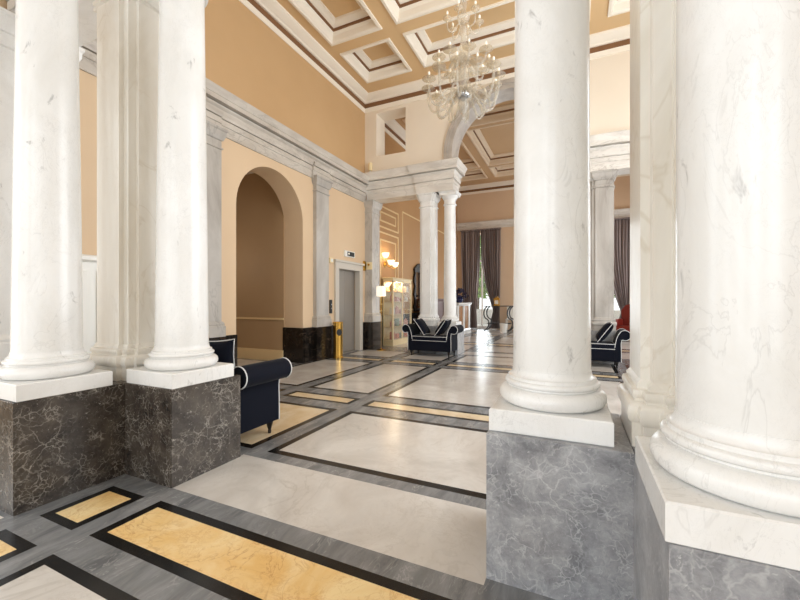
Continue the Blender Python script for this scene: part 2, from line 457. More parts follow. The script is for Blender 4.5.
# ------------------------------------------------------------------ coffered ceilings
CXS = [(-4.69, -3.57), (-3.16, 0.21), (0.62, 1.74)]
def coffer(bm, x0, x1, y0, y1):
    """recess rising from the soffit; material 0 tan, 1 cream, 2 brown"""
    P = [(0.055, ZC - 0.0, 1), (0.05, ZC - 0.03, 1), (0.0, ZC - 0.035, 1), (-0.03, ZC + 0.0, 1), (-0.05, ZC + 0.10, 1), (-0.09, ZC + 0.15, 1),
         (-0.11, ZC + 0.15, 2), (-0.115, ZC + 0.20, 2), (-0.13, ZC + 0.20, 1), (-0.19, ZC + 0.23, 1), (-0.24, ZC + 0.25, 1), (-0.25, ZC + 0.29, 0)]
    rings = []
    for o, z, m in P:
        rings.append([bm.verts.new(c) for c in ((x0 - o, y0 - o, z), (x1 + o, y0 - o, z), (x1 + o, y1 + o, z), (x0 - o, y1 + o, z))])
    for k in range(len(P) - 1):
        for i in range(4):
            j = (i + 1) % 4
            f = bm.faces.new((rings[k][i], rings[k][j], rings[k + 1][j], rings[k + 1][i])); f.material_index = P[k + 1][2] if P[k + 1][2] != 0 else 1
    f = bm.faces.new(rings[-1]); f.material_index = 0
def ceiling(name, x0, x1, y0, y1, rows, lab, mats):
    bm = BM()
    hs = []
    for a, b in CXS:
        for c, d in rows:
            hs.append(rloop(a, b, c, d)); coffer(bm, a, b, c, d)
    loops = [rloop(x0, x1, y0, y1)] + hs
    tris = tessellate_polygon([[Vector((u, v, 0)) for u, v in l] for l in loops])
    v = [bm.verts.new((p[0], p[1], ZC)) for l in loops for p in l]
    for t in tris:
        try: bm.faces.new([v[i] for i in t])
        except ValueError: pass
    box(bm, x0, x1, y0, y1, ZC + 0.32, ZC + 0.4)
    struct(name, bm, mats, lab, 'ceiling', smooth=False)
ROWS = [(3.10, 4.22), (4.66, 6.74), (7.15, 8.27)]
ceiling('ceiling', XL, XR + .9, YN + 0.25, YF - 0.25, ROWS, 'tan coffered ceiling with cream mouldings over the hall', [CEIL, MOULD, BROWN])
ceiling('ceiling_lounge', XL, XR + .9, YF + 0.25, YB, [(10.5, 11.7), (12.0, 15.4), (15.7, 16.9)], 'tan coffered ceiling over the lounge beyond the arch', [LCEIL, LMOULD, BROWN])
bm = BM(); box(bm, XL, XR + .9, -4.2, YN - 0.25, 6.7, 6.9)
struct('ceiling_foreground', bm, MOULD, 'plain cream ceiling over the foreground room', 'ceiling', smooth=False)

def crown(n, x0, x1, y0, y1, lab, white, dark):
    bm = BM()
    rectlathe(bm, (x0, x1, y0, y1), [(0.01, 6.44), (-0.03, 6.44), (-0.05, 6.54), (0.01, 6.54)], closed=True)
    rectlathe(bm, (x0, x1, y0, y1), [(0.01, 6.65), (-0.09, 6.65), (-0.12, 6.68), (-0.2, 6.71), (-0.27, 6.765), (-0.28, 6.81), (0.01, 6.81)], closed=True)
    struct(white, bm, MOULD, 'cream crown moulding round ' + lab, 'moulding', ang=20)
    bm = BM(); rectlathe(bm, (x0, x1, y0, y1), [(0.01, 6.54), (-0.05, 6.54), (-0.055, 6.65), (0.01, 6.65)], closed=True)
    struct(dark, bm, BROWN, 'dark brown band below the crown moulding round ' + lab, 'band', smooth=False)
crown(1, XL, XR + .9, YN + 0.25, YF - 0.25, 'the hall ceiling', 'trim_4', 'trim_5')
crown(2, XL, XR + .9, YF + 0.25, YB, 'the lounge ceiling', 'trim_6', 'trim_7')

# ------------------------------------------------------------------ entablatures
ENT = [(0.0, ZE0), (0.03, ZE0), (0.03, ZE0 + 0.17), (0.05, ZE0 + 0.17), (0.05, ZE0 + 0.265), (0.02, ZE0 + 0.267), (0.02, ZE0 + 0.28), (0.07, ZE0 + 0.282), (0.09, ZE0 + 0.34), (0.09, ZE0 + 0.36),
       (0.06, ZE0 + 0.365), (0.07, ZE0 + 0.42), (0.11, ZE0 + 0.455), (0.12, ZE0 + 0.475), (0.05, ZE0 + 0.478), (0.05, ZE0 + 0.50), (0.19, ZE0 + 0.503), (0.19, ZE0 + 0.575), (0.205, ZE0 + 0.585),
       (0.215, ZE0 + 0.62), (0.24, ZE0 + 0.67), (0.25, ZE0 + 0.69), (0.25, ZE0 + 0.71), (0.0, ZE0 + 0.715)]
def wall_run(bm, y0, y1, d=0.0, part=None):
    """entablature against the left wall"""
    pr = [(o * 0.8, 4.0 + (z - ZE0) * 0.93) for o, z in (ENT if part is None else ENT[:part] + [(0.0, ENT[part - 1][1])])]
    pts = [(XL - 0.02, z) if o == 0 else (XL + o + d, z) for o, z in pr]
    a = [bm.verts.new((x, y0, z)) for x, z in pts]; b = [bm.verts.new((x, y1, z)) for x, z in pts]
    for i in range(len(pts) - 1): bm.faces.new((a[i], a[i + 1], b[i + 1], b[i]))
    bm.faces.new((a[-1], a[0], b[0], b[-1])); bm.faces.new(a); bm.faces.new(b[::-1])
bm = BM(); wall_run(bm, YN + 0.22, YF - 0.22)
for c in (4.05, 7.01): wall_run(bm, c - 0.30, c + 0.30, 0.04, 11)
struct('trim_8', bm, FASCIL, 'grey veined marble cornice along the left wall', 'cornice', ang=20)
def beam(bm, x0, x1, y0, y1, oo=0.0): rectlathe(bm, (x0, x1, y0, y1), [(o * 0.8 + oo, z) for o, z in ENT])
def screen_beams(yc, names, where):
    for (x0, x1, cx, s), nm in zip(((XL, -2.78, -3.5, 'left'), (2 * XC + 2.78, XR + .9, 0.55, 'right')), names):
        bm = BM()
        beam(bm, x0 + (0.08 if s == 'left' else 0), x1 - (0 if s == 'left' else .0), yc - 0.20, yc + 0.20)
        bx = (-3.66, -2.78) if s == 'left' else (2 * XC + 2.78, 2 * XC + 3.66)
        beam(bm, bx[0], bx[1], yc - 0.20, yc + 0.20, 0.035)
        struct(nm, bm, FASCIA if where == 'far' else WHITE, 'grey marble entablature beam over the %s pair of %s columns' % (s, where), 'cornice', ang=20)  # near beams take white marble to imitate the bright room's light
screen_beams(YF, ('trim_9', 'trim_10'), 'far')
screen_beams(YN, ('trim_11', 'trim_12'), 'near')
for nm, x, s in (('trim_13', -3.41, 'left'), ('trim_14', 0.49, 'right')):
    bm = BM(); beam(bm, x - 0.2, x + 0.2, -4.0, YN - 0.5)
    struct(nm, bm, FASCIA, 'marble entablature running back over the %s foreground column' % s, 'cornice', ang=20)
bm = BM()
rectlathe(bm, (XL, XR + .9, YB - 0.0, YB + 0.2), [(0, 4.74), (0.06, 4.74), (0.06, 4.86), (0.1, 4.9), (0.12, 5.0), (0.16, 5.02), (0.16, 5.08), (0, 5.1)])
struct('trim_15', bm, FASCIA, 'grey marble string course above the lounge windows', 'cornice', ang=20)

# ------------------------------------------------------------------ columns and piers
PED = 0.685
def pedestal(bm, hw): rectlathe(bm, (-hw, hw, -hw, hw), [(-0.0, 0), (0, PED - 0.004), (-0.004, PED)])
def col_base(bm, z, r):
    p = [(r + 0.02, z)]
    def roll(out_r, z0, h, n=10):
        for i in range(n + 1):
            a = -PI / 2 + PI * i / n
            p.append((r + out_r - h * 0.5 + h * 0.5 * math.cos(a), z + z0 + h * 0.5 + h * 0.5 * math.sin(a)))
    roll(0.069, 0.0, 0.084)
    p.append((r + 0.030, z + 0.086)); p.append((r + 0.030, z + 0.092))
    roll(0.041, 0.093, 0.028, 8)
    p.append((r + 0.024, z + 0.122)); p.append((r + 0.024, z + 0.136))
    for i in range(7):
        a = PI / 2 * i / 6
        p.append((r + 0.003 + 0.017 * (1 - math.sin(a)), z + 0.137 + 0.035 * (1 - math.cos(a))))
    lathe(bm, [(0.02, z)] + p, seg=80)
    return z + 0.172
def make_column(x, y, label, pedm, ped, r=0.186, taper=0.032):
    t = thing('marble_column', label, 'column', (x, y, 0), 0, 'white marble columns')
    bm = BM(); rectlathe(bm, (ped[0] - x, ped[1] - x, ped[2] - y, ped[3] - y), [(0, 0), (0, PED - 0.004), (-0.004, PED)])
    obj('pedestal', bm, pedm, t, ang=20)['label'] = 'dark veined marble pedestal'
    h = r + 0.072
    bm = BM(); rectlathe(bm, (-h, h, -h, h), [(0, PED), (0.005, PED + 0.004), (0.005, PED + 0.1), (0, PED + 0.106)]); obj('plinth', bm, WHITE, t, ang=20)
    bm = BM(); zt = col_base(bm, PED + 0.106, r); obj('base_moulding', bm, WHITE, t, ang=50)
    bm = BM(); pr = []
    for i in range(25):
        k = i / 24
        pr.append((r - taper * k ** 1.1, zt + k * (3.72 - zt)))
    lathe(bm, pr, seg=72); obj('shaft', bm, WHITE, t, ang=50)
    q = r - taper; bm = BM()
    lathe(bm, [(q, 3.72), (q + .022, 3.725), (q + .028, 3.74), (q + .022, 3.755), (q + .004, 3.76), (q + .004, 3.86), (q + .02, 3.865), (q + .02, 3.88), (q + .035, 3.90), (q + .06, 3.93), (q + .068, 3.955)], seg=64)
    a = q + 0.07
    rectlathe(bm, (-a, a, -a, a), [(0, 3.955), (0, 4.01), (0.02, 4.03), (0.02, ZE0)])
    obj('capital', bm, WHITE, t, ang=40)
    return t
def make_pier(x, y, label, pedm, ped, m=PIER, core=0.21, strip=0.15):
    t = thing('marble_pier', label, 'pier', (x, y, 0), 0, 'square marble piers')
    bm = BM(); rectlathe(bm, (ped[0] - x, ped[1] - x, ped[2] - y, ped[3] - y), [(0, 0), (0, PED - 0.004), (-0.004, PED)]); obj('pedestal', bm, pedm, t, ang=20)['label'] = 'dark veined marble pedestal'
    def cross(bm, prof, c=core, s=strip, pj=0.035):
        rectlathe(bm, (-c, c, -c, c), prof)
        rectlathe(bm, (-s, s, -c - pj, c + pj), prof)
        rectlathe(bm, (-c - pj, c + pj, -s, s), prof)
    bm = BM()
    Z = PED
    bp = [(0.045, Z), (0.045, Z + 0.105), (0.05, Z + 0.106), (0.062, Z + 0.12), (0.066, Z + 0.145), (0.062, Z + 0.17), (0.045, Z + 0.188), (0.032, Z + 0.192), (0.032, Z + 0.205), (0.04, Z + 0.212), (0.042, Z + 0.226), (0.036, Z + 0.24), (0.018, Z + 0.246), (0.018, Z + 0.262), (0.0, Z + 0.28)]
    cross(bm, [(o * 0.8, z) for o, z in bp]); obj('base_moulding', bm, m, t, ang=40)
    bm = BM(); cross(bm, [(0, Z + 0.28), (0, 3.70)]); obj('shaft', bm, m, t, ang=20)
    bm = BM(); cross(bm, [(0, 3.70), (0.02, 3.71), (0.02, 3.74), (0, 3.75), (0, 3.86), (0.02, 3.87), (0.03, 3.90), (0.055, 3.94), (0.06, 4.0), (0.075, 4.02), (0.075, ZE0)]); obj('capital', bm, m, t, ang=30)
    return t
DG = DARKP
# near screen, left cluster
make_column(-3.345, 1.385, 'white marble column at the left edge on a brown-veined pedestal', DARKP, (-3.70, -3.085, 1.108, 1.734), 0.188)
make_pier(-3.40, 2.03, 'cream square pier between the two columns on the left', DARKP, (-3.70, -3.089, 1.737, 2.335))
make_column(-2.812, 2.005, 'white marble column with the navy bench tucked behind its pedestal', DARKP, (-3.086, -2.548, 1.737, 2.335))
# near screen, right cluster
make_column(-0.112, 2.085, 'white marble column in the centre right on a light grey pedestal', GREYP, (-0.378, 0.220, 1.79, 2.39), 0.184, 0.012)
make_pier(0.525, 2.085, 'cream square pier between the centre column and the huge right column', GREYP, (0.223, 0.83, 1.79, 2.39), PIER, 0.235, 0.17)
make_column(0.474, 1.428, 'huge white marble column filling the right edge', GREYP, (0.216, 0.81, 1.158, 1.787), 0.188, 0.006)
# far screen
FP = crackle('pale_pedestal_marble', srgb(142, 143, 146), srgb(182, 182, 182), srgb(216, 214, 210), 0.25, 0.4)
def pedr(x, y): return (x - 0.285, x + 0.285, y - 0.29, y + 0.29)
make_pier(-3.45, YF, 'far square pier behind the left side of the far navy bench', FP, pedr(-3.47, YF), WHITE, 0.165, 0.12)
make_column(-2.88, YF, 'far slender marble column carrying the left foot of the arch', FP, pedr(-2.88, YF), 0.158, 0.016)
make_pier(2 * XC + 3.47, YF, 'far square pier seen between the centre column and the right pier', FP, pedr(2 * XC + 3.47, YF), GREYM, 0.19, 0.13)
make_column(2 * XC + 2.88, YF, 'far marble column hidden behind the centre column', FP, pedr(2 * XC + 2.88, YF), 0.158, 0.016)

# pilasters on the left wall and at the screen ends
def pilaster(x0, x1, y0, y1, label, faces, ded=BLACKM, GREYM=GREYM):
    t = thing('pilaster', label, 'pilaster', ((x0 + x1) / 2, (y0 + y1) / 2, 0), 0, 'grey marble pilasters')
    a, b = (x1 - x0) / 2, (y1 - y0) / 2
    rc = (-a, a, -b, b)
    bm = BM(); rectlathe(bm, rc, [(0.05, 0), (0.05, 0.735), (0.045, 0.74)]); obj('dado', bm, ded, t, ang=20)['label'] = 'black marble dado block'
    bm = BM(); rectlathe(bm, rc, [(0.045, 0.74), (0.045, 0.90), (0.03, 0.92), (0.035, 0.94), (0.02, 0.97), (0.0, 0.985)]); obj('base_moulding', bm, GREYM, t, ang=30)
    bm = BM(); rectlathe(bm, rc, [(0, 0.985), (0, 3.72)]); obj('shaft', bm, GREYM, t, ang=20)
    bm = BM(); rectlathe(bm, rc, [(0, 3.72), (0.02, 3.73), (0.02, 3.75), (0, 3.76), (0, 3.86), (0.02, 3.87), (0.05, 3.94), (0.055, 4.0), (0.07, 4.02), (0.07, ZE0)]); obj('capital', bm, GREYM, t, ang=30)
PW = 0.09
pilaster(XL, XL + PW, 3.77, 4.33, 'marble pilaster left of the arch, beside the near column shaft', 'x')
pilaster(XL, XL + PW, 6.79, 7.25, 'marble pilaster between the arch and the lift', 'x')
pilaster(XL, XL + 0.22, YF - 0.22, YF + 0.22, 'marble end pilaster right of the lift under the far beam', 'y')
pilaster(XL, XL + 0.30, 1.30, YN + 0.20, 'marble end pilaster at the far left edge behind the first column', 'y', WHITE, WHITE)
# black marble dado along the left wall
bm = BM()
for y0, y1 in ((2.4, AY - AR), (AY + AR, 7.57), (8.87, 9.12)):
    box(bm, XL - 0.02, XL + 0.03, y0, y1, 0, 0.74)
box(bm, XL - 0.52, XL + 0.03, AY + AR - 0.03, AY + AR + 0.02, 0, 0.74)
struct('baseboard_left', bm, BLACKM, 'black veined marble dado along the left wall', 'dado', smooth=False)
bm = BM(); box(bm, XL - .02, XL + 0.03, YF + 0.3, YB, 0, 0.9)
struct('baseboard_lounge', bm, BLACKM, 'dark dado along the lounge left wall', 'dado', smooth=False)

# gilt panel mouldings on the lounge wall
def wall_frame(n, y0, y1, z0, z1, lab, w=0.045):
    bm = BM(); plate(bm, [rloop(y0, y1, z0, z1), rloop(y0 + w, y1 - w, z0 + w, z1 - w)], XL - 0.01, XL + 0.025, YZ)
    struct('trim_%d' % n, bm, GILT, lab, 'moulding', smooth=False)
wall_frame(16, 9.72, 11.2, 3.5, 4.15, 'gilt panel moulding high on the lounge wall')
wall_frame(17, 9.92, 11.0, 3.68, 3.98, 'small gilt panel moulding inside the upper panel of the lounge wall')
wall_frame(18, 9.72, 11.2, 1.0, 3.38, 'tall gilt panel moulding behind the display cabinet')
wall_frame(19, 9.92, 11.0, 1.2, 3.16, 'inner gilt panel moulding behind the wall light')
wall_frame(20, 11.5, 14.4, 1.0, 4.3, 'wide gilt panel moulding further along the lounge wall')
wall_frame(21, 14.8, 17.5, 1.0, 4.3, 'gilt panel moulding at the far end of the lounge wall')

# ------------------------------------------------------------------ lift and small wall things
t = thing('lift_door', 'grey steel lift door in a pale marble frame on the left wall', 'lift', (XL, 8.22, 0))
bm = BM(); plate(bm, [[(-0.64, 0), (-0.485, 0), (-0.485, 2.10), (0.485, 2.10), (0.485, 0), (0.64, 0), (0.64, 2.26), (-0.64, 2.26)]], -0.10, 0.05, YZ); obj('door_frame', bm, LFRAME, t, smooth=False)
bm = BM(); box(bm, -0.02, 0.085, -0.68, 0.68, 2.26, 2.31); obj('cornice_strip', bm, LFRAME, t, smooth=False)
for s in (-1, 1):
    bm = BM(); box(bm, -0.16, -0.12, min(0, s * .495), max(0, s * .495), 0.015, 2.13); obj('door_leaf', bm, STEEL, t, smooth=False, bevel=0.006)
bm = BM(); box(bm, -0.45, 0.0, -0.5, 0.5, -0.02, 0.012); obj('sill', bm, STEEL, t, smooth=False)
t = thing('lift_display', 'black lift floor indicator above the lift door', 'display', (XL, 8.23, 2.50))
bm = BM(); box(bm, 0, 0.05, -0.23, 0.23, -0.075, 0.075); obj('housing', bm, WPAINT, t, smooth=False, bevel=0.004)
bm = BM(); box(bm, 0.05, 0.056, -0.13, 0.19, -0.055, 0.055); obj('screen', bm, BLACK, t, smooth=False)
bm = BM()
plate(bm, [[(-0.08, -0.03), (-0.06, -0.03), (-0.06, 0.0), (-0.04, 0.0), (-0.07, 0.035), (-0.1, 0.0), (-0.08, 0.0)]], 0.056, 0.059, YZ)
obj('arrow', bm, REDLED, t, smooth=False)
t = thing('lift_call_panel', 'black lift call button panel beside the lift frame', 'panel', (XL, 7.44, 1.18))
bm = BM(); box(bm, 0, 0.02, -0.05, 0.05, -0.16, 0.16); obj('plate', bm, BLACK, t, smooth=False, bevel=0.003)
for z in (-0.04, 0.05):
    bm = BM(); lathe(bm, [(0.0, 0.0), (0.018, 0.0), (0.018, 0.012), (0.0, 0.014)], seg=16)
    for v in bm.verts: v.co = Vector((0.02 + v.co.z, v.co.x, z + v.co.y))
    obj('button', bm, CHROME, t)
t = thing('wall_thermostat', 'small cream square box on the wall left of the lift', 'thermostat', (XL, 7.44, 2.27))
bm = BM(); box(bm, 0, 0.04, -0.07, 0.07, -0.06, 0.06); obj('housing', bm, CREAML, t, smooth=False, bevel=0.008)
bm = BM(); box(bm, 0.04, 0.046, -0.045, 0.045, -0.035, 0.035); obj('cover', bm, WPAINT, t, smooth=False, bevel=0.003)
t = thing('brass_bracket', 'small brass bracket with a pale plate on the end pilaster', 'bracket', (XL + 0.09, YF - 0.22, 2.27))
bm = BM(); box(bm, -0.09, -0.055, -0.12, 0.0, -0.13, 0.13); obj('arm', bm, GOLD, t, smooth=False, bevel=0.006)
bm = BM(); box(bm, -0.04, 0.14, -0.02, 0.0, -0.1, 0.1); obj('plate', bm, CREAML, t, smooth=False, bevel=0.004)
bm = BM(); lathe(bm, [(0, 0), (0.03, 0), (0.03, 0.02), (0, 0.022)], seg=16)
for v in bm.verts: v.co = Vector((0.04 + v.co.x, -0.02 - v.co.z, 0.03 + v.co.y))
obj('knob', bm, GOLD, t)
t = thing('spotlight', 'small white spotlight standing on the cornice in the corner', 'spotlight', (-5.0, YF - 0.33, ZE1 + 0.005))
bm = BM(); lathe(bm, [(0.04, 0), (0.04, 0.02), (0.012, 0.025), (0.012, 0.06)], seg=20); obj('stand', bm, WPAINT, t)
bm = BM(); lathe(bm, [(0.0, 0.05), (0.05, 0.05), (0.055, 0.07), (0.055, 0.25), (0.04, 0.26), (0.0, 0.26)], seg=24); obj('head', bm, CREAML, t)
t = thing('ashtray_bin', 'tall brass cylinder ashtray bin beside the lift', 'bin', (-4.93, 7.31, 0))
bm = BM(); lathe(bm, [(0.115, 0), (0.125, 0.01), (0.125, 0.04), (0.11, 0.05), (0.11, 0.79), (0.12, 0.80), (0.12, 0.825), (0.105, 0.835), (0.095, 0.81), (0.0, 0.81)], seg=40); obj('body', bm, GOLD, t)
bm = BM(); lathe(bm, [(0.0, 0.0), (0.06, 0.0), (0.06, 0.012), (0.0, 0.012)], seg=28)
d = Vector((0.75, -0.66, 0)).normalized()
for v in bm.verts: v.co = Vector((d.x * (0.104 + v.co.z), d.y * (0.104 + v.co.z), 0.60 + v.co.y * 1.25)) + Vector((-d.y, d.x, 0)) * v.co.x
obj('opening', bm, BLACK, t)['label'] = 'black oval opening'

# white door casing glimpsed between the left column and pier
t = thing('panelled_screen', 'white panelled door casing glimpsed left of the square pier', 'panel', (XL + 0.03, 2.62, 0))
bm = BM(); box(bm, 0.0, 0.08, -0.28, 0.28, 0, 1.76); obj('board', bm, WPAINT, t, smooth=False)
bm = BM(); rectlathe(bm, (0.0, 0.10, -0.3, 0.3), [(0, 1.76), (0.03, 1.78), (0.03, 1.82), (0, 1.84)]); obj('cap_moulding', bm, WPAINT, t, ang=25)
for y in (-0.2, 0.0, 0.2):
    bm = BM(); box(bm, 0.08, 0.12, y - 0.05, y + 0.05, 0.1, 1.66); obj('stile', bm, WPAINT, t, smooth=False, bevel=0.008)
bm = BM(); box(bm, 0.08, 0.13, -0.28, 0.28, 0, 0.14); obj('foot_rail', bm, WPAINT, t, smooth=False)

# ------------------------------------------------------------------ velvet benches
BD = 0.275
def bezier(p0, p1, p2, p3, n=8):
    return [tuple((1 - t) ** 3 * a + 3 * (1 - t) ** 2 * t * b + 3 * (1 - t) * t * t * c + t ** 3 * d for a, b, c, d in zip(p0, p1, p2, p3)) for t in [i / n for i in range(n + 1)]]
def arm_outline():
    cx, cz, r = 0.60, 0.645, 0.098
    roll = [(cx + r * math.cos(a), cz + r * math.sin(a)) for a in [math.radians(d) for d in range(150, -121, -18)]]
    inner = bezier((0.43, 0.40), (0.44, 0.50), (0.46, 0.62), (roll[0][0], roll[0][1]), 6)
    outer = bezier((roll[-1][0], roll[-1][1]), (0.53, 0.50), (0.535, 0.44), (0.54, 0.34), 5)
    return [(0.43, 0.13)] + inner + roll[1:] + outer[1:] + [(0.54, 0.13)]
def make_bench(label, loc, rz):
    t = thing('velvet_bench', label, 'bench', loc, rz, 'navy velvet benches with scrolled arms')
    bm = BM(); box(bm, -0.44, 0.44, -BD, BD, 0.13, 0.36); obj('seat_base', bm, NAVY, t, bevel=0.02)
    bm = BM(); box(bm, -0.43, 0.43, -BD - 0.012, BD + 0.012, 0.365, 0.475); sc = obj('seat_cushion', bm, NAVY, t, bevel=0.035)
    for z in (0.372, 0.468):
        bm = BM(); q = BD + 0.006
        tube(bm, [(-0.43, -q, z), (0.43, -q, z), (0.43, q, z), (-0.43, q, z)], 0.0055, 8, True); obj('piping', bm, PIPING, sc)['label'] = 'white piping'
    for s in (-1, 1):
        ol = [(s * x, z) for x, z in arm_outline()]
        bm = BM(); plate(bm, [ol], -BD, BD, lambda u, v, w: (u, w, v)); a = obj('arm', bm, NAVY, t, ang=50, bevel=0.012)
        for y in (-BD - 0.003, BD + 0.003):
            bm = BM(); tube(bm, [(x, y, z) for x, z in ol[1:]], 0.0055, 8); obj('piping', bm, PIPING, a)['label'] = 'white piping'
        for y in (-0.22, 0.22):
            bm = BM(); lathe(bm, [(0.014, 0), (0.018, 0.02), (0.014, 0.035), (0.024, 0.07), (0.034, 0.11), (0.034, 0.135)], s * 0.47, y, 0, 16); obj('leg', bm, DWOOD, t)['label'] = 'turned dark wood leg'
    return t
b0 = make_bench('navy velvet bench behind the left pedestal, nearest of the three', (-3.215, 2.655, 0), 0)
def copy_tree(o, parent=None):
    c = o.copy(); C.objects.link(c)
    if parent: c.parent = parent
    for ch in list(o.children): copy_tree(ch, c)
    return c
b1 = copy_tree(b0); b1.location = (-3.13, 8.70, 0); b1['label'] = 'navy velvet bench in front of the far left pedestals'
b2 = copy_tree(b0); b2.location = (0.27, 8.70, 0); b2['label'] = 'navy velvet bench seen between the centre column and the right pier'

def make_cushion(label, loc, rot):
    t = thing('velvet_cushion', label, 'cushion', loc, 0, 'navy cushions with white piping')
    t.rotation_euler = rot
    n = 14; h = 0.232; bm = BM(); g = {}
    for sd in (1, -1):
        for i in range(n + 1):
            for j in range(n + 1):
                u, v = 2 * i / n - 1, 2 * j / n - 1
                edge = i in (0, n) or j in (0, n)
                if sd == -1 and edge: g[sd, i, j] = g[1, i, j]; continue
                k = 1 - 0.07 * (1 - abs(u * v)) * (abs(u) ** 4 + abs(v) ** 4) / 2
                th = 0.085 * ((1 - u ** 4) * (1 - v ** 4)) ** 0.55
                g[sd, i, j] = bm.verts.new((u * h * (1 - 0.11 * (1 - v * v) * abs(u)), sd * th, v * h * (1 - 0.11 * (1 - u * u) * abs(v))))
        for i in range(n):
            for j in range(n):
                bm.faces.new((g[sd, i, j], g[sd, i + 1, j], g[sd, i + 1, j + 1], g[sd, i, j + 1]))
    ring = [(i, 0) for i in range(n)] + [(n, j) for j in range(n)] + [(i, n) for i in range(n, 0, -1)] + [(0, j) for j in range(n, 0, -1)]
    pts = [g[1, i, j].co.copy() for i, j in ring]
    obj('pad', bm, NAVY, t, ang=60)
    bm = BM(); tube(bm, pts, 0.006, 8, True); obj('piping', bm, PIPING, t)['label'] = 'white piping'
    return t
def lean(s, x, y, lab, src=None, tilt=0.62, yaw=0.0, z=0.69):
    r = (0, 0, 0)
    e = (Matrix.Rotation(yaw, 3, 'Z') @ Matrix.Rotation(s * tilt, 3, 'Y') @ Matrix.Rotation(PI / 2, 3, 'Z')).to_euler()
    if src is None: c = make_cushion(lab, (x, y, z), e)
    else:
        c = copy_tree(src); c.location = (x, y, z); c.rotation_euler = e; c['label'] = lab
    return c
c0 = lean(-1, -3.13 - 0.27, 8.68, 'navy piped cushion leaning on the left arm of the far bench')
lean(1, -3.13 + 0.27, 8.68, 'navy piped cushion leaning on the right arm of the far bench', c0)
lean(1, 0.27 + 0.27, 8.68, 'navy piped cushion on the bench beyond the centre column', c0)
lean(-1, 0.27 - 0.27, 8.68, 'navy piped cushion hidden by the centre column shaft', c0)
lean(-1, -3.30, 2.68, 'navy piped cushion standing on the nearest bench beside the left column base', c0, -0.2, -PI / 2 + 0.45, 0.70)

